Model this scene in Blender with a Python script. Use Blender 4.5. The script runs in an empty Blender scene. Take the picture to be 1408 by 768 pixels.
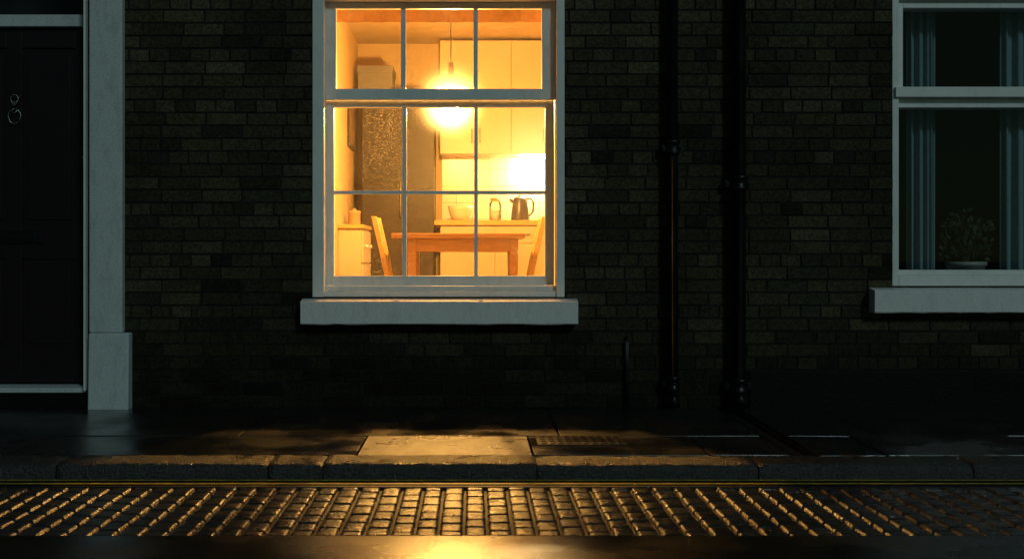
import bpy, bmesh, math, random
from mathutils import Vector, Matrix
random.seed(7)
S=bpy.context.scene
D=6.54; F=1569.0; H=0.875      # camera distance to facade, focal (image pixels), eye height
def P(u,v,d=0.0):
    """image pixel coordinate -> metres on a plane d metres behind the facade"""
    k=(D+d)/F
    return ((u-650)*k, H+(350-v)*k)
def PX(u,d=0.0): return P(u,0,d)[0]
def PZ(v,d=0.0): return P(0,v,d)[1]

# ---------------------------------------------------------------- materials
def newmat(name):
    m=bpy.data.materials.new(name); m.use_nodes=True
    nt=m.node_tree
    return m,nt,nt.nodes['Principled BSDF'],nt.nodes['Material Output']
def N(nt,t,**k):
    n=nt.nodes.new(t)
    for a,b in k.items(): setattr(n,a,b)
    return n
def pmat(name,col,rough=0.5,var=0.15,vscale=6,bump=0.0,bscale=60,metal=0,rvar=0.0,rscale=4,attr=None,spec=0.5,detail=4,bdist=0.01,big=0.0,grime=0.0):
    m,nt,b,o=newmat(name); L=nt.links
    tc=N(nt,'ShaderNodeTexCoord')
    n1=N(nt,'ShaderNodeTexNoise'); n1.inputs['Scale'].default_value=vscale; n1.inputs['Detail'].default_value=6
    L.new(tc.outputs['Object'],n1.inputs['Vector'])
    mr=N(nt,'ShaderNodeMapRange'); mr.inputs[1].default_value=0.3; mr.inputs[2].default_value=0.7
    mr.inputs[3].default_value=1-var; mr.inputs[4].default_value=1+var
    L.new(n1.outputs['Fac'],mr.inputs[0])
    mx=N(nt,'ShaderNodeMix',data_type='RGBA',blend_type='MULTIPLY'); mx.inputs[0].default_value=1
    if attr:
        at=N(nt,'ShaderNodeAttribute'); at.attribute_name=attr; L.new(at.outputs['Color'],mx.inputs[6])
    else: mx.inputs[6].default_value=(*col,1)
    L.new(mr.outputs[0],mx.inputs[7]); last=mx.outputs[2]
    if big>0:      # large soft stains
        nb=N(nt,'ShaderNodeTexNoise'); nb.inputs['Scale'].default_value=1.1; nb.inputs['Detail'].default_value=4
        L.new(tc.outputs['Object'],nb.inputs['Vector'])
        mb_=N(nt,'ShaderNodeMapRange'); mb_.inputs[1].default_value=0.35; mb_.inputs[2].default_value=0.65; mb_.inputs[3].default_value=1-big; mb_.inputs[4].default_value=1+big
        L.new(nb.outputs['Fac'],mb_.inputs[0])
        m2_=N(nt,'ShaderNodeMix',data_type='RGBA',blend_type='MULTIPLY'); m2_.inputs[0].default_value=1
        L.new(last,m2_.inputs[6]); L.new(mb_.outputs[0],m2_.inputs[7]); last=m2_.outputs[2]
    if grime>0:    # dirt specks and streaks
        mp=N(nt,'ShaderNodeMapping'); mp.inputs['Scale'].default_value=(26,26,7); L.new(tc.outputs['Object'],mp.inputs[0])
        ng=N(nt,'ShaderNodeTexNoise'); ng.inputs['Scale'].default_value=1; ng.inputs['Detail'].default_value=8; ng.inputs['Roughness'].default_value=.7
        L.new(mp.outputs[0],ng.inputs['Vector'])
        mg=N(nt,'ShaderNodeMapRange'); mg.inputs[1].default_value=0.50; mg.inputs[2].default_value=0.68; mg.inputs[3].default_value=1; mg.inputs[4].default_value=1-grime
        L.new(ng.outputs['Fac'],mg.inputs[0])
        m3_=N(nt,'ShaderNodeMix',data_type='RGBA',blend_type='MULTIPLY'); m3_.inputs[0].default_value=1
        L.new(last,m3_.inputs[6]); L.new(mg.outputs[0],m3_.inputs[7]); last=m3_.outputs[2]
    L.new(last,b.inputs['Base Color'])
    b.inputs['Metallic'].default_value=metal
    b.inputs['Specular IOR Level'].default_value=spec
    if rvar>0:
        n2=N(nt,'ShaderNodeTexNoise'); n2.inputs['Scale'].default_value=rscale; n2.inputs['Detail'].default_value=5
        L.new(tc.outputs['Object'],n2.inputs['Vector'])
        m2=N(nt,'ShaderNodeMapRange'); m2.inputs[1].default_value=0.38; m2.inputs[2].default_value=0.62
        m2.inputs[3].default_value=max(0.03,rough-rvar); m2.inputs[4].default_value=rough+rvar
        L.new(n2.outputs['Fac'],m2.inputs[0]); L.new(m2.outputs[0],b.inputs['Roughness'])
    else: b.inputs['Roughness'].default_value=rough
    if bump>0:
        n3=N(nt,'ShaderNodeTexNoise'); n3.inputs['Scale'].default_value=bscale; n3.inputs['Detail'].default_value=detail
        L.new(tc.outputs['Object'],n3.inputs['Vector'])
        bp=N(nt,'ShaderNodeBump'); bp.inputs['Strength'].default_value=bump; bp.inputs['Distance'].default_value=bdist
        L.new(n3.outputs['Fac'],bp.inputs['Height']); L.new(bp.outputs[0],b.inputs['Normal'])
    return m
M={}
M['brick']=pmat('brick',(1,1,1),0.85,0.5,70,0.9,140,attr='bcol',spec=0.12,bdist=0.004,big=.35)
M['mortar']=pmat('mortar',(0.018,0.019,0.017),0.95,0.3,20,0.5,150,bdist=0.004,spec=0.1)
M['white']=pmat('white_paint',(0.84,0.84,0.82),0.42,0.05,7,0.15,60,bdist=0.003,grime=.12)
M['pil']=pmat('painted_render',(0.60,0.64,0.65),0.7,0.14,120,0.7,150,bdist=0.004,grime=.2)
M['sill']=pmat('sill_paint',(0.82,0.79,0.79),0.6,0.12,110,0.5,160,bdist=0.003,grime=.12)
M['door']=pmat('door_paint',(0.012,0.005,0.007),0.5,0.2,5,0.05,30,bdist=0.002,spec=.3)
M['chrome']=pmat('aged_metal',(0.3,0.3,0.3),0.35,0.1,5,metal=1)
M['iron']=pmat('black_iron',(0.005,0.005,0.006),0.38,0.3,10,0.25,60,bdist=0.003,rvar=0.1,spec=.35)
M['plinth']=pmat('black_plinth',(0.005,0.005,0.005),0.6,0.3,6,0.6,50,bdist=0.006,spec=.15)
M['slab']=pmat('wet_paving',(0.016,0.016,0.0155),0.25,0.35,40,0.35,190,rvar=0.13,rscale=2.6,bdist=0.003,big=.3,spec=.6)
M['slab2']=pmat('wet_lamp_pool_paving',(0.11,0.10,0.085),0.36,0.35,45,0.7,160,rvar=0.12,rscale=7,bdist=0.004,big=.3,spec=1.0)  # paler base colour paints the lamp's pool of light on one slab
M['channel']=pmat('channel',(0.008,0.008,0.008),0.6,0.3,5,0.5,90)
M['kerb']=pmat('wet_granite',(0.024,0.023,0.022),0.37,0.6,90,1.0,110,rvar=0.10,rscale=9,bdist=0.014,detail=6,spec=1.0)
M['asphalt']=pmat('wet_asphalt',(0.006,0.006,0.006),0.26,0.3,8,0.30,190,rvar=0.08,rscale=2.5,bdist=0.003,detail=5,spec=1.0)
M['gutter']=pmat('gutter_asphalt',(0.009,0.009,0.009),0.5,0.3,8,0.8,130,bdist=0.006,spec=.4)
M['yellow']=pmat('yellow_line_paint',(0.50,0.40,0.05),0.5,0.5,30,0.3,120,bdist=0.003)
M['sett']=pmat('wet_sett',(1,1,1),0.27,0.3,50,0.6,150,attr='bcol',rvar=0.06,rscale=14,bdist=0.004,spec=1.0)
M['ground']=pmat('earth',(0.04,0.04,0.035),0.9)
M['roof']=pmat('slate',(0.05,0.05,0.06),0.6,0.3,3,0.5,8)
M['cream']=pmat('cream_plaster',(0.50,0.36,0.19),0.8,0.08,3,0.1,40,bdist=0.003)
M['ceil']=pmat('ceiling',(0.44,0.32,0.17),0.85,0.06)
M['cab']=pmat('cream_cabinet',(0.55,0.44,0.28),0.4,0.05,3)
M['dark']=pmat('dark_cabinet',(0.022,0.014,0.010),0.5,0.35,4,0.1,20)
M['grey']=pmat('grey_box',(0.13,0.13,0.14),0.6,0.1)
M['fabric']=pmat('orange_fabric',(0.52,0.22,0.05),0.9,0.15,30)
M['lino']=pmat('floor_tile',(0.22,0.14,0.08),0.4,0.15,5)
M['black']=pmat('black_plastic',(0.015,0.012,0.010),0.3,0.2)
M['cer']=pmat('ceramic',(0.68,0.62,0.5),0.25,0.04)
M['tin']=pmat('storage_tin',(0.40,0.28,0.15),0.4,0.1)
M['shade']=pmat('enamel_shade',(0.20,0.12,0.05),0.35,0.08)
M['curtain']=pmat('pale_curtain',(0.20,0.31,0.35),0.9,0.08,30)
M['leaf']=pmat('leaf',(0.03,0.055,0.03),0.6,0.4,20,spec=.3)
M['pot']=pmat('glazed_pot',(0.35,0.37,0.38),0.4,0.1,20)
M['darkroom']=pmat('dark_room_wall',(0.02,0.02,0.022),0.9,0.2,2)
M['picture']=pmat('picture',(0.2,0.12,0.08),0.5,0.5,12)
def wood(name,c1,c2):
    m,nt,b,o=newmat(name); L=nt.links
    tc=N(nt,'ShaderNodeTexCoord'); mp=N(nt,'ShaderNodeMapping'); mp.inputs['Scale'].default_value=(2,14,14)
    n=N(nt,'ShaderNodeTexNoise'); n.inputs['Scale'].default_value=4; n.inputs['Detail'].default_value=6; n.inputs['Distortion'].default_value=1
    r=N(nt,'ShaderNodeValToRGB'); r.color_ramp.elements[0].color=(*c1,1); r.color_ramp.elements[1].color=(*c2,1)
    r.color_ramp.elements[0].position=0.3; r.color_ramp.elements[1].position=0.7
    L.new(tc.outputs['Object'],mp.inputs[0]); L.new(mp.outputs[0],n.inputs['Vector']); L.new(n.outputs['Fac'],r.inputs[0]); L.new(r.outputs[0],b.inputs['Base Color'])
    b.inputs['Roughness'].default_value=0.4
    return m
M['wood']=wood('pine_wood',(0.38,0.17,0.04),(0.52,0.26,0.07))
M['wood2']=wood('light_wood',(0.50,0.28,0.07),(0.62,0.38,0.11))
def tiles():
    m,nt,b,o=newmat('wall_tiles'); L=nt.links
    tc=N(nt,'ShaderNodeTexCoord'); mp=N(nt,'ShaderNodeMapping'); mp.inputs['Rotation'].default_value=(math.radians(90),0,0)
    br=N(nt,'ShaderNodeTexBrick'); br.offset=0; br.inputs['Scale'].default_value=1; br.inputs['Brick Width'].default_value=0.15; br.inputs['Row Height'].default_value=0.15
    br.inputs['Mortar Size'].default_value=0.004
    br.inputs['Color1'].default_value=(0.70,0.60,0.42,1); br.inputs['Color2'].default_value=(0.64,0.54,0.38,1); br.inputs['Mortar'].default_value=(0.4,0.32,0.22,1)
    L.new(tc.outputs['Object'],mp.inputs[0]); L.new(mp.outputs[0],br.inputs['Vector']); L.new(br.outputs['Color'],b.inputs['Base Color'])
    b.inputs['Roughness'].default_value=0.25
    return m
M['tiles']=tiles()
def emis(name,c,s):
    m,nt,b,o=newmat(name)
    e=N(nt,'ShaderNodeEmission'); e.inputs[0].default_value=(*c,1); e.inputs[1].default_value=s
    nt.links.new(e.outputs[0],o.inputs[0]); return m
WARM=(1.0,0.50,0.11)
M['bulb']=emis('lit_bulb',WARM,2600)
M['strip']=emis('lit_strip',(1.0,0.68,0.28),480)
def glass(name,haze,dots,mist=0.0):
    m,nt,b,o=newmat(name); L=nt.links; nt.nodes.remove(b)
    tr=N(nt,'ShaderNodeBsdfTransparent'); tr.inputs[0].default_value=(0.94,0.95,0.94,1)
    gl=N(nt,'ShaderNodeBsdfGlossy'); gl.inputs['Roughness'].default_value=0.02
    fr=N(nt,'ShaderNodeFresnel'); fr.inputs[0].default_value=1.45
    m1=N(nt,'ShaderNodeMixShader'); L.new(fr.outputs[0],m1.inputs[0]); L.new(tr.outputs[0],m1.inputs[1]); L.new(gl.outputs[0],m1.inputs[2])
    last=m1
    if haze>0:
        rf=N(nt,'ShaderNodeBsdfRefraction'); rf.inputs['IOR'].default_value=1.12; rf.inputs['Roughness'].default_value=0.85
        m2=N(nt,'ShaderNodeMixShader'); m2.inputs[0].default_value=haze
        L.new(last.outputs[0],m2.inputs[1]); L.new(rf.outputs[0],m2.inputs[2]); last=m2
    if dots>0:
        tc=N(nt,'ShaderNodeTexCoord')
        vo=N(nt,'ShaderNodeTexVoronoi'); vo.inputs['Scale'].default_value=165; vo.inputs['Randomness'].default_value=1
        L.new(tc.outputs['Object'],vo.inputs['Vector'])
        sep=N(nt,'ShaderNodeSeparateColor'); L.new(vo.outputs['Color'],sep.inputs[0])
        no=N(nt,'ShaderNodeTexNoise'); no.inputs['Scale'].default_value=2.6; L.new(tc.outputs['Object'],no.inputs['Vector'])
        a=N(nt,'ShaderNodeMapRange'); a.inputs[1].default_value=0.35; a.inputs[2].default_value=0.65; a.inputs[3].default_value=0.30; a.inputs[4].default_value=0.55
        L.new(no.outputs['Fac'],a.inputs[0])
        mu=N(nt,'ShaderNodeMath',operation='MULTIPLY'); L.new(a.outputs[0],mu.inputs[0]); L.new(sep.outputs[0],mu.inputs[1])
        lt=N(nt,'ShaderNodeMath',operation='LESS_THAN'); L.new(vo.outputs['Distance'],lt.inputs[0]); L.new(mu.outputs[0],lt.inputs[1])
        ml=N(nt,'ShaderNodeMath',operation='MULTIPLY_ADD'); L.new(lt.outputs[0],ml.inputs[0]); ml.inputs[1].default_value=dots; ml.inputs[2].default_value=mist
        tl=N(nt,'ShaderNodeBsdfTranslucent'); tl.inputs[0].default_value=(0.9,0.9,0.9,1)
        m3=N(nt,'ShaderNodeMixShader'); L.new(ml.outputs[0],m3.inputs[0]); L.new(last.outputs[0],m3.inputs[1]); L.new(tl.outputs[0],m3.inputs[2]); last=m3
    L.new(last.outputs[0],o.inputs[0]); return m
M['glass']=glass('rain_speckled_glass',0.06,0.17,0.01)
M['glass2']=glass('window_glass',0.0,0.0)
M['jar']=glass('jar_glass',0.0,0)

# ---------------------------------------------------------------- mesh builder
class MB:
    def __init__(s): s.bm=bmesh.new(); s.mats=[]; s.cl=None
    def mi(s,m):
        if m not in s.mats: s.mats.append(m)
        return s.mats.index(m)
    def box(s,x0,x1,y0,y1,z0,z1,m,rot=None,piv=None):
        i=s.mi(m)
        vs=[s.bm.verts.new((x,y,z)) for x in (x0,x1) for y in (y0,y1) for z in (z0,z1)]
        for f in ((0,1,3,2),(4,6,7,5),(0,4,5,1),(2,3,7,6),(0,2,6,4),(1,5,7,3)):
            fc=s.bm.faces.new([vs[k] for k in f]); fc.material_index=i
        if rot: bmesh.ops.rotate(s.bm,verts=vs,cent=piv,matrix=rot)
        return vs
    def lathe(s,cx,cy,prof,m,n=24,smooth=True,axis='Z'):
        i=s.mi(m); rings=[]
        for r,z in prof:
            ring=[]
            for k in range(n):
                a=2*math.pi*k/n
                if axis=='Z': co=(cx+r*math.cos(a),cy+r*math.sin(a),z)
                ring.append(s.bm.verts.new(co))
            rings.append(ring)
        for a,b in zip(rings[:-1],rings[1:]):
            for k in range(n):
                f=s.bm.faces.new((a[k],a[(k+1)%n],b[(k+1)%n],b[k])); f.material_index=i; f.smooth=smooth
    def tube(s,pts,r,m,n=10,cap=True):
        i=s.mi(m); pts=[Vector(p) for p in pts]; rings=[]
        for j,p in enumerate(pts):
            t=(pts[min(j+1,len(pts)-1)]-pts[max(j-1,0)]).normalized()
            up=Vector((0,0,1)) if abs(t.z)<0.9 else Vector((0,1,0))
            a=t.cross(up).normalized(); b=t.cross(a).normalized()
            rr=r[j] if isinstance(r,(list,tuple)) else r
            rings.append([s.bm.verts.new(p+a*rr*math.cos(2*math.pi*k/n)+b*rr*math.sin(2*math.pi*k/n)) for k in range(n)])
        for a,b in zip(rings[:-1],rings[1:]):
            for k in range(n):
                f=s.bm.faces.new((a[k],a[(k+1)%n],b[(k+1)%n],b[k])); f.material_index=i; f.smooth=True
        if cap:
            for rg in (rings[0],rings[-1]):
                f=s.bm.faces.new(rg); f.material_index=i
    def quad(s,pts,m,smooth=False):
        f=s.bm.faces.new([s.bm.verts.new(p) for p in pts]); f.material_index=s.mi(m); f.smooth=smooth
    def done(s,name,parent=None,bevel=0,seg=2,recalc=True):
        if recalc: bmesh.ops.recalc_face_normals(s.bm,faces=s.bm.faces)
        me=bpy.data.meshes.new(name); s.bm.to_mesh(me); s.bm.free()
        for m in s.mats: me.materials.append(M[m])
        o=bpy.data.objects.new(name,me); S.collection.objects.link(o)
        if parent: o.parent=parent
        if bevel:
            b=o.modifiers.new('bevel','BEVEL'); b.width=bevel; b.segments=seg; b.limit_method='ANGLE'; b.angle_limit=math.radians(40)
        return o
def empty(name):
    e=bpy.data.objects.new(name,None); S.collection.objects.link(e); return e

house=empty('brick_house')

# ---------------------------------------------------------------- openings in the facade
TOP=5.7; XL=-7.0; XR=7.5
kx0,kx1=PX(430),PX(776); kz0,kz1=PZ(408),PZ(-14)       # kitchen window
rx0,rx1=PX(1227),PX(1478); rz0,rz1=PZ(393),PZ(-14)     # other window
dx1=PX(121); dx0=dx1-0.98; dz0=0.0; dz1=2.62           # doorway
ups=[(kx0,kx1,3.25,4.75),(rx0,rx1,3.25,4.75),(dx0,dx1,3.25,4.6)]
OPEN=[(kx0,kx1,kz0,kz1),(rx0,rx1,rz0,rz1),(dx0,dx1,dz0,dz1)]+ups
def subtract(rect,op):
    x0,x1,z0,z1=rect; a0,a1,b0,b1=op
    if x1<=a0 or x0>=a1 or z1<=b0 or z0>=b1: return [rect]
    out=[]
    if x0<a0: out.append((x0,a0,z0,z1))
    if x1>a1: out.append((a1,x1,z0,z1))
    c0,c1=max(x0,a0),min(x1,a1)
    if z0<b0: out.append((c0,c1,z0,b0))
    if z1>b1: out.append((c0,c1,b1,z1))
    return out
rects=[(XL,XR,0,TOP)]
for op in OPEN: rects=[q for r in rects for q in subtract(r,op)]
mb=MB()
for x0,x1,z0,z1 in rects: mb.box(x0,x1,0,0.30,z0,z1,'mortar')
mb.done('wall_core',house)
# individual bricks
bm=bmesh.new(); cl=bm.loops.layers.float_color.new('bcol')
def brick(x0,x1,z0,z1,col):
    if x1-x0<0.012 or z1-z0<0.01: return
    pr=-0.005+random.uniform(-0.002,0.0015); b=0.003
    j=lambda:random.uniform(-0.0016,0.0016)
    back=[(x0,0.002,z0),(x1,0.002,z0),(x1,0.002,z1),(x0,0.002,z1)]
    mid=[(x0+j(),pr+b,z0+j()),(x1+j(),pr+b,z0+j()),(x1+j(),pr+b,z1+j()),(x0+j(),pr+b,z1+j())]
    fr=[(x0+b,pr+j(),z0+b),(x1-b,pr+j(),z0+b),(x1-b,pr+j(),z1-b),(x0+b,pr+j(),z1-b)]
    R=[[bm.verts.new(p) for p in ring] for ring in (back,mid,fr)]
    fs=[]
    for a,c in zip(R[:-1],R[1:]):
        for k in range(4): fs.append(bm.faces.new((a[k],a[(k+1)%4],c[(k+1)%4],c[k])))
    fs.append(bm.faces.new(R[2]))
    for f in fs:
        for l in f.loops: l[cl]=(*col,1)
PITCH=0.0735; LEN=0.232; JT=0.009
pal=[(0.23,0.195,0.105),(0.19,0.165,0.092),(0.25,0.215,0.125),(0.16,0.135,0.08),(0.21,0.175,0.10),(0.14,0.13,0.085),(0.26,0.22,0.135),(0.18,0.145,0.09)]
nrow=int(TOP/PITCH)
for r in range(nrow):
    z0=r*PITCH; z1=z0+PITCH-JT
    head=(r%4==3)
    L=LEN/2 if head else LEN
    x=XL-(LEN/4 if head else (0 if r%2 else LEN/2))
    zj=random.uniform(-0.001,0.001)
    while x<XR:
        ln=L+random.uniform(-0.004,0.004)
        if not head and random.random()<0.12: ln=LEN/2
        c=random.choice(pal); k=random.uniform(0.19,0.29)
        if random.random()<0.06: k*=1.4
        if random.random()<0.08: k*=0.6
        if z0<0.47: k*=0.45+0.35*max(0,(z0-0.1))/0.37  # lower courses darkened: light falloff near the ground painted in, plus splash dirt
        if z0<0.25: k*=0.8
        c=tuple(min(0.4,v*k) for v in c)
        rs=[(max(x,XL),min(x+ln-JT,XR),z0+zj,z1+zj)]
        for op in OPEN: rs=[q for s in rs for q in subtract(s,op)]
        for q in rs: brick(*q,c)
        x+=ln
bmesh.ops.recalc_face_normals(bm,faces=bm.faces)
me=bpy.data.meshes.new('brickwork'); bm.to_mesh(me); bm.free(); me.materials.append(M['brick'])
o=bpy.data.objects.new('brickwork',me); S.collection.objects.link(o); o.parent=house
# roof, side and back
mb=MB()
mb.box(XL,XR,-0.12,0.05,TOP,TOP+0.12,'sill')
mb.box(XL,XL+0.25,0.302,8,0,TOP,'mortar'); mb.box(XR-0.25,XR,0.302,8,0,TOP,'mortar'); mb.box(XL+0.252,XR-0.252,7.75,8,0,TOP,'mortar')
mb.done('outer_walls',house)
mb=MB()
zt=TOP+0.125
mb.quad([(XL-.1,-0.25,zt),(XR+.1,-0.25,zt),(XR+.1,4,zt+2),(XL-.1,4,zt+2)],'roof')
mb.quad([(XL-.1,8.25,zt),(XR+.1,8.25,zt),(XR+.1,4,zt+2),(XL-.1,4,zt+2)],'roof')
mb.quad([(XL,0,zt-.004),(XL,8,zt-.004),(XL,4,zt+1.85)],'mortar'); mb.quad([(XR,0,zt-.004),(XR,8,zt-.004),(XR,4,zt+1.85)],'mortar')
mb.done('roof',house)

# ---------------------------------------------------------------- kitchen sash window
mb=MB()
def r2(u0,u1,v0,v1,y0,y1,m,mbx):
    mbx.box(PX(u0,y0),PX(u1,y0),y0,y1,PZ(v1,y0),PZ(v0,y0),m)
# box frame
mb.box(kx0,PX(446),-0.016,0.20,kz0,kz1,'white'); mb.box(PX(765),kx1,-0.016,0.20,kz0,kz1,'white')
mb.box(PX(446),PX(765),-0.014,0.20,PZ(0),kz1,'white')
mb.box(PX(446),PX(765),0.0,0.20,kz0,PZ(400),'white')
mb.box(PX(446),PX(765),0.030,0.20,PZ(400)+.0005,PZ(393),'white')
mb.done('box_frame',house,0.004)
mb=MB(); yu=0.055
r2(447,462,-4,137,yu,yu+.04,'white',mb); r2(745,764,-4,137,yu,yu+.04,'white',mb)
r2(462,745,-4,12,yu+.001,yu+.04,'white',mb); r2(462,745,122,137,yu-.004,yu+.04,'white',mb)
r2(551,558,12,122,yu+.006,yu+.036,'white',mb); r2(651,657,12,122,yu+.006,yu+.036,'white',mb)
mb.done('upper_sash',house,0.003)
mb=MB(); yl=0.10
r2(449,459,138,392,yl,yl+.04,'white',mb); r2(749.5,762,138,392,yl,yl+.04,'white',mb)
r2(459,749.5,138,147.5,yl+.001,yl+.04,'white',mb); r2(459,749.5,379,393,yl+.001,yl+.04,'white',mb)
for a,b in ((553,559),(652,657)):
    r2(a,b,147.5,262,yl+.006,yl+.034,'white',mb); r2(a,b,267,379,yl+.006,yl+.034,'white',mb)
r2(459,749.5,262,267,yl+.005,yl+.035,'white',mb)
mb.done('lower_sash',house,0.002)
mb=MB()
mb.quad([(PX(462),yu+.02,PZ(122)),(PX(747),yu+.02,PZ(122)),(PX(747),yu+.02,PZ(10)),(PX(462),yu+.02,PZ(10))],'glass')
mb.quad([(PX(457),yl+.02,PZ(381)),(PX(752),yl+.02,PZ(381)),(PX(752),yl+.02,PZ(145)),(PX(457),yl+.02,PZ(145))],'glass')
mb.done('window_glass',house)
def sill(x0,x1,zt,zb,name,pr=0.10):
    mb=MB(); i=mb.mi('sill'); n=24; rings=[]
    for k in range(n+1):
        x=x0+(x1-x0)*k/n; j=lambda:random.uniform(-.0014,.0014)
        rings.append([mb.bm.verts.new(p) for p in ((x,0.0,zt+.012),(x,-pr+.006+j(),zt+j()*.5),(x,-pr+j(),zt-.006),(x,-pr+j(),zb+.006),(x,-pr+.006+j(),zb+j()),(x,0.0,zb))])
    for a,b in zip(rings[:-1],rings[1:]):
        for k in range(6):
            f=mb.bm.faces.new((a[k],a[(k+1)%6],b[(k+1)%6],b[k]))
    mb.bm.faces.new(rings[0]); mb.bm.faces.new(rings[-1])
    return mb.done(name,house)
prx=0.10
sill(PX(413,-prx),PX(795,-prx),PZ(414,-prx),PZ(446,-prx),'window_sill')
mb=MB(); mb.box(kx0,kx1,0.001,0.06,kz0-.03,kz0-.001,'sill'); mb.done('sill_bed',house)
sill(PX(1203,-prx),rx1+.10,PZ(399,-prx),PZ(430,-prx),'window_sill.001')

# ---------------------------------------------------------------- other window (dark room)
mb=MB()
mb.box(rx0,PX(1236),0.0,0.14,rz0,rz1,'white'); mb.box(rx1-.045,rx1,0.0,0.14,rz0,rz1,'white')
mb.box(PX(1236),rx1-.045,0.0,0.14,PZ(0),rz1,'white')
mb.box(PX(1236),rx1-.045,0.0,0.14,rz0,PZ(378),'white')
mb.box(PX(1236),rx1-.045,0.02,0.14,PZ(378)+.0005,PZ(371),'white')
mb.box(PX(1230),rx1-.006,-0.02,0.14,PZ(134),PZ(120),'white')
mb.box(PX(1236),rx1-.045,0.03,0.14,PZ(147),PZ(134.5),'white')
mb.box(PX(1236),PX(1244),0.025,0.13,PZ(119.5),PZ(0),'white'); mb.box(rx1-.08,rx1-.0455,0.025,0.13,PZ(119.5),PZ(0),'white')
mb.box(PX(1244),rx1-.08,0.026,0.13,PZ(10),PZ(0),'white')
mb.done('casement_frame',house,0.003)
mb=MB()
mb.quad([(rx0+.01,.07,rz0+.02),(rx1-.01,.07,rz0+.02),(rx1-.01,.07,rz1-.03),(rx0+.01,.07,rz1-.03)],'glass2')
mb.done('casement_glass',house)
mb=MB()
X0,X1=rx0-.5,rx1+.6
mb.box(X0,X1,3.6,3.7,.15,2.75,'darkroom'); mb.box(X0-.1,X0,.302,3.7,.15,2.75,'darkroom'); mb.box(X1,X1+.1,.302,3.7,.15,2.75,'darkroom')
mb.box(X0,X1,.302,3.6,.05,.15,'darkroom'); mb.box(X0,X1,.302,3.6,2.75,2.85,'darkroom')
mb.box(rx0,rx1,.142,.40,rz0-.02,rz0+.012,'white')
mb.done('front_room',house)
def curtain(x0,x1,y,z0,z1,name,m='curtain',amp=.022,waves=4):
    mb=MB(); n=60; i=mb.mi(m); A=[];B=[]
    ph=random.random()*6
    for k in range(n+1):
        t=k/n; x=x0+(x1-x0)*t
        off=amp*math.sin(t*waves*2*math.pi+ph)+amp*.4*math.sin(t*waves*4.7*math.pi)
        A.append(mb.bm.verts.new((x,y+off*1.2,z0))); B.append(mb.bm.verts.new((x,y+off*.8,z1)))
    for k in range(n):
        f=mb.bm.faces.new((A[k],A[k+1],B[k+1],B[k])); f.smooth=True
    return mb.done(name,recalc=False)
curtain(PX(1247,.22),PX(1287,.22),.22,PZ(372,.22),2.6,'curtain',waves=3)
curtain(PX(1376,.22),PX(1452,.22),.22,PZ(372,.22),2.6,'curtain.001',waves=4)
# potted plant on the window board
mb=MB(); cx,cy=PX(1328,.28),.28; zb=rz0+.013
mb.lathe(cx,cy,[(0.0,zb),(.085,zb),(.11,zb+.10),(.118,zb+.102),(.118,zb+.125),(.105,zb+.125),(.10,zb+.10),(0,zb+.10)],'pot')
for k in range(320):
    a=random.random()*6.28; rr=random.random()**.6*.14; h=random.uniform(.06,.36)*(1-rr*2.2)
    c=Vector((cx+rr*math.cos(a),cy+rr*math.sin(a)*.7,zb+.09+h)); d=Vector((math.cos(a)*.6+random.uniform(-.5,.5),random.uniform(-.6,.6),random.uniform(.1,1))).normalized()
    s=d.cross(Vector((random.uniform(-1,1),random.uniform(-1,1),.2))).normalized(); l=random.uniform(.025,.05); w=l*.3
    mb.quad([c,c+d*l*.5+s*w,c+d*l,c+d*l*.5-s*w],'leaf')
for k in range(9):
    a=k*.7; mb.tube([(cx,cy,zb+.08),(cx+.03*math.cos(a),cy+.02*math.sin(a),zb+.2),(cx+.07*math.cos(a),cy+.05*math.sin(a),zb+.32)],.004,'leaf',6)
mb.done('potted_plant',recalc=False)

# upper storey windows
for n,(a,b,c,d) in enumerate(ups):
    mb=MB()
    mb.box(a,a+.07,0,.14,c,d,'white'); mb.box(b-.07,b,0,.14,c,d,'white'); mb.box(a+.07,b-.07,0,.14,c,c+.08,'white'); mb.box(a+.07,b-.07,0,.14,d-.08,d,'white')
    mb.box(a+.07,b-.07,.03,.12,(c+d)/2-.025,(c+d)/2+.025,'white')
    mb.box((a+b)/2-.014,(a+b)/2+.014,.04,.11,c+.08,(c+d)/2-.026,'white'); mb.box((a+b)/2-.014,(a+b)/2+.014,.04,.11,(c+d)/2+.026,d-.08,'white')
    mb.quad([(a+.02,.08,c+.02),(b-.02,.08,c+.02),(b-.02,.08,d-.02),(a+.02,.08,d-.02)],'glass2')
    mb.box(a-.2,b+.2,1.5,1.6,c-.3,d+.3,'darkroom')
    mb.done('upper_window_%d'%n,house); 
    sill(a-.08,b+.08,c,c-.13,'upper_sill_%d'%n)

# ---------------------------------------------------------------- doorway
yd=0.17
mb=MB()
for s in (0,1):
    if s==0: a,b,c,d=PX(122,-.06),PX(168,-.06),PX(120,-.09),PX(176,-.09)
    else:
        w=PX(168,-.06)-PX(122,-.06); a=dx0-w+.01;b=dx0+.01;c=a-.025;d=b+.012
    mb.box(a,b,-.06,-.0005,PZ(458,-.09)+.001,2.75,'pil')
    vs=mb.box(c,d,-.09,-.001,-.01,PZ(458,-.09),'pil')
    for v in vs:
        if v.co.z>.2 and v.co.y<-.05: v.co.y+=.016
mb.box(dx0-.3,dx1+.3,-.14,-.0015,2.752,2.9,'pil'); 
mb.done('door_pilasters',house,0.010,3)
mb=MB()
mb.box(dx1-.012,dx1,-.045,.28,.10,dz1,'white'); mb.box(dx0,dx0+.012,-.03,.28,.10,dz1,'white')
mb.box(dx1-.030,dx1-.013,yd-.02,.28,.10,dz1,'white'); mb.box(dx0+.013,dx0+.03,yd-.02,.28,.10,dz1,'white')
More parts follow.
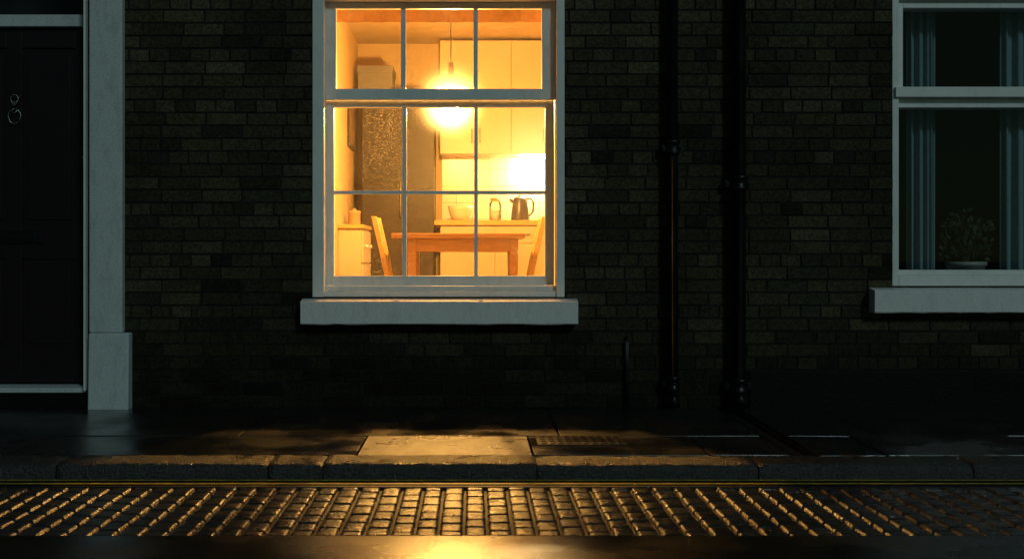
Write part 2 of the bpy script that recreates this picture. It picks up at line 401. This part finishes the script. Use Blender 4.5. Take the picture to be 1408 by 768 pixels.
mb.box(dx0+.031,dx1-.031,yd-.035,.28,PZ(38,yd),PZ(22,yd),'pil')
mb.box(dx0+.031,dx1-.031,yd,.28,dz1-.05,dz1,'white')
mb.box(dx0+.013,dx1-.013,.0,.28,.085,PZ(533,.0),'pil')
mb.box(dx0,dx1,.0,.30,-.01,.083,'plinth')
mb.quad([(dx0+.03,yd+.03,PZ(22,yd)),(dx1-.03,yd+.03,PZ(22,yd)),(dx1-.03,yd+.03,dz1-.05),(dx0+.03,yd+.03,dz1-.05)],'glass2')
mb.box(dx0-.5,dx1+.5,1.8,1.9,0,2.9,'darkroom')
mb.done('door_surround',house,0.003)
mb=MB(); a,b=dx0+.032,dx1-.032; zb,zt=PZ(533,0)+.012,PZ(38,yd)-.002
mb.box(a,b,yd+.012,yd+.05,zb,zt,'door')
st=.10; mx=(a+b)/2
for (u0,u1) in ((a,a+st),(b-st,b),(mx-.045,mx+.045)): mb.box(u0,u1,yd,yd+.0118,zb,zt,'door')
for (z0,z1) in ((zb,zb+.2),(.85,1.05),(zt-.12,zt)):
    mb.box(a+st+.0005,mx-.0455,yd+.0005,yd+.0118,z0,z1,'door'); mb.box(mx+.0455,b-st-.0005,yd+.0005,yd+.0118,z0,z1,'door')
for u0,u1 in ((a+st+.03,mx-.075),(mx+.075,b-st-.03)):
    mb.box(u0,u1,yd+.004,yd+.0119,zb+.23,.82,'door'); mb.box(u0,u1,yd+.004,yd+.0119,1.08,zt-.15,'door')
mb.done('front_door',house,0.003)
mb=MB(); lz=PZ(326,yd); lx=PX(28,yd)
mb.box(lx-.15,lx+.13,yd-.014,yd-.0005,lz-.035,lz+.035,'iron'); mb.box(lx-.12,lx+.10,yd-.02,yd-.0145,lz-.02,lz+.02,'iron')
mb.done('letter_plate',house,0.004)
mb=MB(); kx,kz=PX(22,yd),PZ(150,yd)
ring=lambda cx,cz,r:[(cx+r*math.sin(t*math.pi/9),yd-.022,cz+r*1.2*math.cos(t*math.pi/9)) for t in range(19)]
mb.tube(ring(kx,kz-.045,.036),.0045,'chrome',8); mb.tube(ring(kx,kz+.055,.022),.0035,'chrome',8)
mb.tube([(kx-.035,yd-.015,kz+.08),(kx,yd-.025,kz+.015),(kx+.035,yd-.015,kz+.08)],.004,'chrome',8)
mb.tube([(kx,yd,kz+.03),(kx,yd-.03,kz+.03)],.012,'chrome',10); mb.tube([(kx-.03,yd-.02,kz),(kx,yd-.03,kz-.03),(kx+.03,yd-.02,kz)],.004,'chrome',8)
mb.done('door_knocker',house)
mb=MB(); bx,bz=PX(115,-.0),PZ(216,0)
mb.box(dx1-.05,dx1-.014,.02,.035,bz-.06,bz+.055,'iron'); mb.tube([(dx1-.03,.02,bz),(dx1-.03,.008,bz)],.010,'chrome',12)
mb.done('door_bell',house,0.003)

# plinth at the right and air brick
mb=MB(); mb.box(PX(1029),XR,-.020,-.0005,-.01,PZ(509),'plinth')
mb.done('plinth',house,0.006)
mb=MB(); a,b=PX(1338),PX(1402); c,d=PZ(537),PZ(521)
mb.box(a,b,-.024,-.0205,c,d,'plinth')
for k in range(4):
    v=c+.010+(d-c-.02)*k/3; mb.box(a+.01,b-.01,-.028,-.0245,v-.004,v+.004,'plinth')
mb.done('air_vent',house)

# ---------------------------------------------------------------- drainpipes
def pipe(u,r,name,collars,zbot):
    x=PX(u,-.08); y=-.08-.0
    mb=MB(); 
    mb.tube([(x,y,TOP-.02),(x,y,zbot+.10),(x,y-.01,zbot+.06),(x,y-.05,zbot+.005)],[r,r,r*1.05,r*1.1],'iron',20)
    for v in collars:
        z=PZ(v,-.08)
        prof=[(r,z-.045),(r*1.28,z-.04),(r*1.3,z-.02),(r*1.18,z-.015),(r*1.18,z+.02),(r*1.42,z+.025),(r*1.42,z+.04),(r,z+.045)]
        mb.lathe(x,y,prof,'iron',20)
        mb.box(x-r*1.9,x+r*1.9,y+r*.3,-.010,z-.02,z+.02,'iron')
        for s in (-1,1): mb.tube([(x+s*r*1.6,y+r*.3,z),(x+s*r*1.6,y+r*.3-.012,z)],.008,'iron',8)
    return mb.done(name)
pipe(925,.030,'drainpipe',(203,527,-240,-640),.02)
pipe(1016,.039,'drainpipe.001',(252,530,-200,-600),.02)
mb=MB(); x=PX(862,-.03); mb.tube([(x,-.03,0),(x,-.03,PZ(470)),(x,-.01,PZ(463))],.012,'iron',10)
mb.box(x-.022,x+.022,-.022,-.0095,PZ(500),PZ(494),'iron'); mb.done('vent_pipe')

# ---------------------------------------------------------------- pavement, kerb, road
Y1=-1.55; YK=-1.75; ZR=-0.065; RX0,RX1=-9.0,9.5
mb=MB()
def slab(x0,x1,y0,y1):
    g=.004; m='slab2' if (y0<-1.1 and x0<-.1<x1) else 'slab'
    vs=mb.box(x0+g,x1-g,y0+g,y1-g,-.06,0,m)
    t=[random.uniform(-.0025,.0025) for _ in range(4)]
    for v in vs:
        if v.co.z>-.01: v.co.z+= t[(0 if v.co.x<(x0+x1)/2 else 1)+(0 if v.co.y<(y0+y1)/2 else 2)]
chx0,chx1=1.395,1.515
def rowslabs(y0,y1,step,off):
    lst=[RX0]
    k=-30
    while True:
        v=-.51+off+step*k; k+=1
        if v<=RX0+.05: continue
        if v>=RX1-.05: break
        lst.append(v)
    lst.append(RX1)
    for a,b in zip(lst[:-1],lst[1:]):
        if b<=chx0 or a>=chx1: slab(a,b,y0,y1)
        else:
            if chx0-a>.05: slab(a,chx0,y0,y1)
            if b-chx1>.05: slab(chx1,b,y0,y1)
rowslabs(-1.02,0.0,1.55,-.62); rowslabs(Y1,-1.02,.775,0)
o=mb.done('pavement',None,.004)
mb=MB(); mb.box(RX0,RX1,YK+.05,.0,-.12,-.062,'channel'); mb.done('pavement_bed')
mb=MB(); mb.box(chx0+.004,chx1-.004,Y1,-.10,-.061,-.022,'channel')
for s in (chx0+.012,chx1-.026): mb.box(s,s+.014,Y1,-.10,-.0218,-.006,'iron')
mb.done('drain_channel',None,.002)
# kerb stones
bm=bmesh.new(); x=RX0
def kerbstone(x0,x1):
    nx=max(3,int((x1-x0)/.03)); prof=[(Y1-.004,-.1),(Y1-.004,-.004),(Y1-.012,0.0),(Y1-.04,.001),(Y1-.07,.0),(Y1-.10,.0),(Y1-.13,.0),(YK+.040,-.001),(YK+.022,-.004),(YK+.010,-.011),(YK+.003,-.022),(YK,-.04),(YK,-.12)]
    dz=random.uniform(-.003,.003); dy=random.uniform(-.004,.004)
    rings=[]
    for k in range(nx+1):
        xx=x0+(x1-x0)*k/nx; e=-.003 if k in(0,nx) else 0
        rings.append([bm.verts.new((xx,p[0]+dy+random.uniform(-.0022,.0022),p[1]+dz+e+random.uniform(-.0026,.0026))) for p in prof])
    for a,b in zip(rings[:-1],rings[1:]):
        for k in range(len(prof)-1):
            f=bm.faces.new((a[k],a[k+1],b[k+1],b[k])); f.smooth=True
    bm.faces.new(rings[0]); bm.faces.new(rings[-1])
cuts=[-9,-8.1,-7.2,-6.3,-5.4,-4.5,-3.55,-2.6,-1.75,-.86,-.63,.27,1.2,2.1,3.0,3.9,4.8,5.7,6.6,7.5,8.4,9.5]
for a,b in zip(cuts[:-1],cuts[1:]): kerbstone(a+.002,b-.002)
bmesh.ops.recalc_face_normals(bm,faces=bm.faces)
me=bpy.data.meshes.new('kerb'); bm.to_mesh(me); bm.free(); me.materials.append(M['kerb']); o=bpy.data.objects.new('kerb',me); S.collection.objects.link(o)
# ground + road
mb=MB(); mb.quad([(-150,-150,-.14),(150,-150,-.14),(150,150,-.14),(-150,150,-.14)],'ground'); mb.done('ground')
SY0=-1.915; SY1=-2.715
mb=MB(); mb.box(-40,40,SY0+.002,YK-.006,-.125,ZR,'gutter')
mb.box(-40,40,-9.5,SY1-.002,-.125,ZR,'asphalt')
mb.box(-40,40,SY1,SY0,-.125,-.078,'gutter'); mb.done('road')
mb=MB()
for yc in (-1.795,-1.865):
    n=300
    for k in range(n):
        a=-20+40*k/n; b=a+40/n
        mb.quad([(a,yc-.012,ZR+.004),(b,yc-.012,ZR+.004),(b,yc+.012,ZR+.004),(a,yc+.012,ZR+.004)],'yellow')
bmesh.ops.remove_doubles(mb.bm,verts=mb.bm.verts,dist=1e-5); mb.done('double_yellow_line')
# setts
bm=bmesh.new(); cl=bm.loops.layers.float_color.new('bcol')
def sett(cx,cy,w,l):
    nx,ny=8,10; h0=random.uniform(-.0012,.0012); tx=random.uniform(-.02,.02); ty=random.uniform(-.012,.012); rot=random.uniform(-.025,.025)
    g=random.uniform(.6,1.2); col=(.034*g,.032*g,.029*g)
    G=[]
    for i in range(nx+1):
        row=[]
        for j in range(ny+1):
            u=-1+2*i/nx; v=-1+2*j/ny
            u=math.copysign(abs(u)**.5,u); v=math.copysign(abs(v)**.5,v)
            hgt=.016*(max(0,1-abs(u)**9)**.4)*(max(0,1-abs(v)**12)**.4)
            x=u*w/2; y=v*l/2
            crown=.0015*(1-(u*u))*(1-v*v)
            z=-.082+hgt+(crown+h0+x*tx+y*ty+random.uniform(-.0006,.0006) if hgt>.001 else 0)
            row.append(bm.verts.new((cx+x-y*rot,cy+y+x*rot,z)))
        G.append(row)
    for i in range(nx):
        for j in range(ny):
            f=bm.faces.new((G[i][j],G[i+1][j],G[i+1][j+1],G[i][j+1])); f.smooth=True
            for q in f.loops: q[cl]=(*col,1)
W=.0835; c=0; x=-9.0
while x<9.5:
    w=W*random.uniform(.95,1.05); y=SY1+.002; st=0 if c%2 else -.065
    y+=st
    while y<SY0-.02:
        l=.125*random.uniform(.88,1.12); y0=max(y,SY1+.002); y1=min(y+l,SY0-.002)
        if SY0-.002-y1<.04: y1=SY0-.002; 
        if y1-y0>.03: sett(x+w/2,(y0+y1)/2,w-.006,(y1-y0)-.004)
        y=y1 if y+l>=SY0-.002-.04 and y1>=SY0-.003 else y+l
    x+=w; c+=1
bmesh.ops.recalc_face_normals(bm,faces=bm.faces)
me=bpy.data.meshes.new('cobblestones'); bm.to_mesh(me); bm.free(); me.materials.append(M['sett']); o=bpy.data.objects.new('cobblestones',me); S.collection.objects.link(o)
# utility cover
mb=MB(); a,b,c,d=.30,.71,-1.30,-1.05
mb.box(a,b,c,d,-.01,.005,'iron')
for k in range(10):
    u=a+.03+(b-a-.06)*k/9
    for q in range(4):
        v=c+.03+(d-c-.06)*q/3; mb.box(u-.012,u+.012,v-.012,v+.012,.0052,.009,'iron')
mb.done('utility_cover',None,.002)

# ---------------------------------------------------------------- kitchen interior
FL=.22; CE=2.80; XW=-1.05; XE=1.60; YB=3.90
mb=MB()
mb.box(XW-.1,XE+.1,YB,YB+.1,FL-.1,CE+.1,'cream'); mb.box(XW-.1,XW,.302,YB,FL-.1,CE+.1,'cream'); mb.box(XE,XE+.1,.302,YB,FL-.1,CE+.1,'cream')
mb.box(XW,XE,.302,YB,CE,CE+.1,'ceil'); mb.box(XW,XE,.302,YB,FL-.1,FL,'lino')
for r in [q for q in subtract((XW,XE,FL,CE),(kx0-.0,kx1+.0,kz0,kz1))]: mb.box(r[0],r[1],.302,.315,r[2],r[3],'cream')
mb.box(kx0,kx1,.201,.36,kz0-.02,PZ(396),'white')
mb.box(kx0-.001,kx0+.012,.201,.301,PZ(396),kz1,'white'); mb.box(kx1-.012,kx1+.001,.201,.301,PZ(396),kz1,'white')
mb.box(kx0+.013,kx1-.013,.201,.301,kz1-.012,kz1,'white')
mb.box(-.28,XE-.001,YB-.012,YB-.001,1.17,1.77,'tiles')
mb.done('kitchen_room',house)
# wall cupboards
mb=MB(); yf=3.55; zb=1.765
mb.box(-.29,XE-.002,yf+.02,YB-.002,zb,CE-.03,'cab')
for k in range(6):
    a=-.288+.3145*k; mb.box(a+.003,a+.3115,yf,yf+.0195,zb+.002,CE-.035,'cab')
    hx=a+.28 if k%2==0 else a+.035
    mb.tube([(hx,yf-.001,zb+.1),(hx,yf-.025,zb+.1),(hx,yf-.025,zb+.22),(hx,yf-.001,zb+.22)],.005,'chrome',8)
mb.done('kitchen_wall_cabinet',None,.002)
mb=MB(); yc=3.30
mb.box(-.28,XE-.002,yc+.02,YB-.002,FL+.1,1.128,'cab'); mb.box(-.25,XE-.002,yc+.07,YB-.1,FL+.001,FL+.098,'dark')
for k in range(4):
    a=-.278+.47*k
    mb.box(a+.003,a+.467,yc,yc+.0195,FL+.11,.97,'cab'); mb.box(a+.003,a+.467,yc,yc+.0195,.976,1.124,'cab')
    mb.tube([(a+.17,yc-.001,1.05),(a+.17,yc-.02,1.05),(a+.3,yc-.02,1.05),(a+.3,yc-.001,1.05)],.005,'chrome',8)
mb.box(-.33,XE-.002,yc-.03,YB-.013,1.13,1.172,'wood2')
mb.done('kitchen_counter',None,.002)
mb=MB(); mb.box(.42,.85,3.66,3.72,1.752,1.764,'cab'); mb.box(.43,.84,3.665,3.715,1.735,1.7515,'strip'); mb.done('under_cabinet_light')
# tall dark cupboard with box on top
mb=MB(); mb.box(-.955,-.335,3.32,YB-.002,FL,2.30,'dark')
mb.box(-.952,-.60,3.30,3.3195,FL+.06,2.295,'dark'); mb.box(-.594,-.338,3.30,3.3195,FL+.06,2.295,'dark')
mb.tube([(-.62,3.299,1.2),(-.62,3.27,1.2),(-.62,3.27,1.5),(-.62,3.299,1.5)],.006,'chrome',8)
mb.done('tall_cupboard',None,.003)
mb=MB(); mb.box(-1.0,-.70,3.4,3.8,2.302,2.51,'grey'); mb.box(-1.005,-.695,3.395,3.805,2.46,2.52,'grey'); mb.done('storage_box',None,.004)
# side dresser, tin, picture
mb=MB(); mb.box(XW+.002,-.87,2.35,3.05,FL,1.08,'cab')
for k in range(2):
    y0=2.36+.345*k
    mb.box(-.8695,-.855,y0,y0+.335,FL+.04,.80,'cab'); mb.box(-.8695,-.855,y0,y0+.335,.81,1.06,'cab')
    mb.tube([(-.854,y0+.17,.94),(-.83,y0+.17,.94)],.014,'cer',10); mb.tube([(-.854,y0+.17,.6),(-.83,y0+.17,.6)],.014,'cer',10)
mb.box(XW+.002,-.85,2.33,3.07,1.081,1.11,'wood2'); mb.done('side_cabinet',None,.003)
mb=MB(); cx,cy,z=-.965,2.75,1.111
mb.lathe(cx,cy,[(0,z),(.05,z),(.052,z+.005),(.052,z+.10),(.054,z+.102),(.054,z+.118),(.02,z+.124),(.012,z+.14),(0,z+.142)],'tin'); mb.done('storage_tin')
mb=MB(); mb.box(XW+.001,XW+.02,3.0,3.45,1.78,2.2,'black'); mb.box(XW+.0205,XW+.024,3.03,3.42,1.81,2.17,'picture'); mb.done('picture_frame',None,.002)
# table
mb=MB(); tz=1.025; y0,y1=1.45,2.15; a,b=PX(538,y0),PX(722,y0)
mb.box(a,b,y0,y1,tz-.035,tz,'wood')
la,lb=a+.11,b-.045
mb.box(la+.02,lb-.02,y0+.05,y0+.075,tz-.13,tz-.0355,'wood'); mb.box(la+.02,lb-.02,y1-.075,y1-.05,tz-.13,tz-.0355,'wood')
mb.box(la+.01,la+.035,y0+.08,y1-.08,tz-.13,tz-.0355,'wood'); mb.box(lb-.035,lb-.01,y0+.08,y1-.08,tz-.13,tz-.0355,'wood')
for lx in (la,lb-.06):
    for ly in (y0+.04,y1-.10): 
        vs=mb.box(lx,lx+.06,ly,ly+.06,FL,tz-.0357,'wood')
        for v in vs:
            if v.co.z<FL+.01: v.co.x+= .01 if v.co.x<lx+.03 else -.01
mb.done('dining_table',None,.003)
# chairs (seen side on)
def chair(x,yc,dirn,name):
    mb=MB(); s=dirn; sz=FL+.45; w=.40
    def bx(xa,xb,*r): mb.box(min(x+s*xa,x+s*xb),max(x+s*xa,x+s*xb),*r)
    bx(0.0,.40,yc-w/2,yc+w/2,sz-.03,sz,'wood2')
    for yy in (yc-w/2+.015,yc+w/2-.05):
        bx(.36,.395,yy,yy+.035,FL,sz-.0305,'wood2'); bx(.02,.355,yy+.008,yy+.026,sz-.09,sz-.0305,'wood2')
        pts=[(-.03,FL),(0.02,FL+.25),(0.02,sz),(-.02,sz+.2),(-.085,sz+.48)]
        for (p,q),(p2,q2) in zip(pts[:-1],pts[1:]):
            hw=.019
            i=mb.mi('wood2'); v=[]
            for (px_,pz_) in ((p,q),(p2,q2)):
                for dx in (-hw,hw):
                    for dy in (0,.034): v.append(mb.bm.verts.new((x+s*(px_+dx),yy+dy,pz_)))
            for f in ((0,1,3,2),(4,5,7,6),(0,1,5,4),(2,3,7,6),(0,2,6,4),(1,3,7,5)):
                mb.bm.faces.new([v[k] for k in f]).material_index=i
    for (p,z0,z1) in ((-.072,sz+.38,sz+.46),(-.045,sz+.26,sz+.31),(-.022,sz+.15,sz+.20)):
        mb.box(min(x+s*(p-.012),x+s*(p+.010)),max(x+s*(p-.012),x+s*(p+.010)),yc-w/2+.05,yc+w/2-.051,z0,z1,'wood2')
    mb.done(name,None,.003)
chair(-.625,1.83,1,'chair'); chair(.43,1.83,-1,'chair.001')
# pendant
lx,ly,lz=PX(620,1.5),1.5,2.015
mb=MB()
mb.tube([(lx,ly,CE),(lx,ly,lz+.20)],.004,'black',8); mb.lathe(lx,ly,[(0,CE-.001),(.05,CE-.001),(.045,CE-.03),(.005,CE-.04)],'cer')
mb.lathe(lx,ly,[(.018,lz+.21),(.022,lz+.13),(.03,lz+.115),(.07,lz+.09),(.105,lz+.055),(.118,lz+.03),(.115,lz+.03),(.10,lz+.052),(.066,lz+.085),(.02,lz+.11)],'shade',40)
mb.lathe(lx,ly,[(.020,lz+.11),(.022,lz-.055),(.0,lz-.056)],'black',16)
R=.054; zc=lz-.055-R*.93
mb.lathe(lx,ly,[(R*math.sin(t*math.pi/14)+.0001,zc+R*math.cos(t*math.pi/14)) for t in range(15)],'bulb',20)
mb.done('pendant_lamp')
# kettle, jar, mixing bowl
mb=MB(); k=(D+3.5)/F; cx,cy,z=(715-650)*k,3.5,1.173
mb.lathe(cx,cy,[(0,z),(.080,z),(.082,z+.02),(.074,z+.10),(.064,z+.17),(.058,z+.195),(.045,z+.205),(.016,z+.212),(.014,z+.225),(0,z+.228)],'black')
mb.tube([(cx-.060,cy,z+.165),(cx-.085,cy,z+.185),(cx-.092,cy,z+.195)],[.020,.012,.008],'black',10)
mb.tube([(cx+.05,cy,z+.19),(cx+.095,cy,z+.195),(cx+.118,cy,z+.16),(cx+.115,cy,z+.08),(cx+.075,cy,z+.04)],.010,'black',10); mb.done('kettle')
mb=MB(); cx=(681-650)*k
mb.lathe(cx,cy,[(0,z),(.05,z),(.052,z+.01),(.052,z+.15),(.04,z+.165),(.04,z+.175)],'jar'); mb.lathe(cx,cy,[(.044,z+.172),(.044,z+.20),(0,z+.202)],'wood'); mb.lathe(cx,cy,[(0,z+.006),(.046,z+.006),(.046,z+.09),(0,z+.095)],'cer'); mb.done('glass_jar')
mb=MB(); cx=(633-650)*k
mb.lathe(cx,cy,[(0,z),(.06,z),(.09,z+.04),(.108,z+.10),(.112,z+.13),(.106,z+.13),(.09,z+.06),(0,z+.02)],'cer',32); mb.done('mixing_bowl')
o=curtain(kx0+.03,kx1-.03,.24,PZ(31,.24),kz1-.02,'window_blind',m='fabric',amp=.006,waves=9)

# ---------------------------------------------------------------- light
w=bpy.data.worlds.new("World"); S.world=w; w.use_nodes=True; nt=w.node_tree
bg=nt.nodes['Background']; sky=nt.nodes.new('ShaderNodeTexSky'); sky.sky_type='NISHITA'; sky.sun_disc=False
EL=math.radians(30); AZ=math.radians(155)
sky.sun_elevation=EL; sky.sun_rotation=AZ
hs=nt.nodes.new('ShaderNodeMix'); hs.data_type='RGBA'; hs.blend_type='MULTIPLY'; hs.inputs[0].default_value=1; hs.inputs[7].default_value=(0.55,1.0,0.80,1)
nt.links.new(sky.outputs[0],hs.inputs[6]); nt.links.new(hs.outputs[2],bg.inputs[0]); bg.inputs[1].default_value=0.008
sd=bpy.data.lights.new('moon_light','SUN'); sd.energy=0.38; sd.angle=math.radians(7); sd.color=(0.72,1.0,1.0)
so=bpy.data.objects.new('moon_light',sd); S.collection.objects.link(so)
to=Vector((math.sin(AZ)*math.cos(EL),math.cos(AZ)*math.cos(EL),math.sin(EL)))
so.rotation_euler=to.to_track_quat('Z','Y').to_euler(); so.location=(4,-8,8)

cam=bpy.data.cameras.new('camera'); co=bpy.data.objects.new('camera',cam); S.collection.objects.link(co)
co.location=(0,-D,H); co.rotation_euler=(math.radians(90),0,0)
cam.sensor_width=36; cam.lens=F/1408*36; cam.shift_x=54/1408; cam.shift_y=-34/1408; cam.clip_end=500; cam.clip_start=.05
S.camera=co
S.view_settings.view_transform='Standard'; S.view_settings.look='None'; S.view_settings.exposure=0
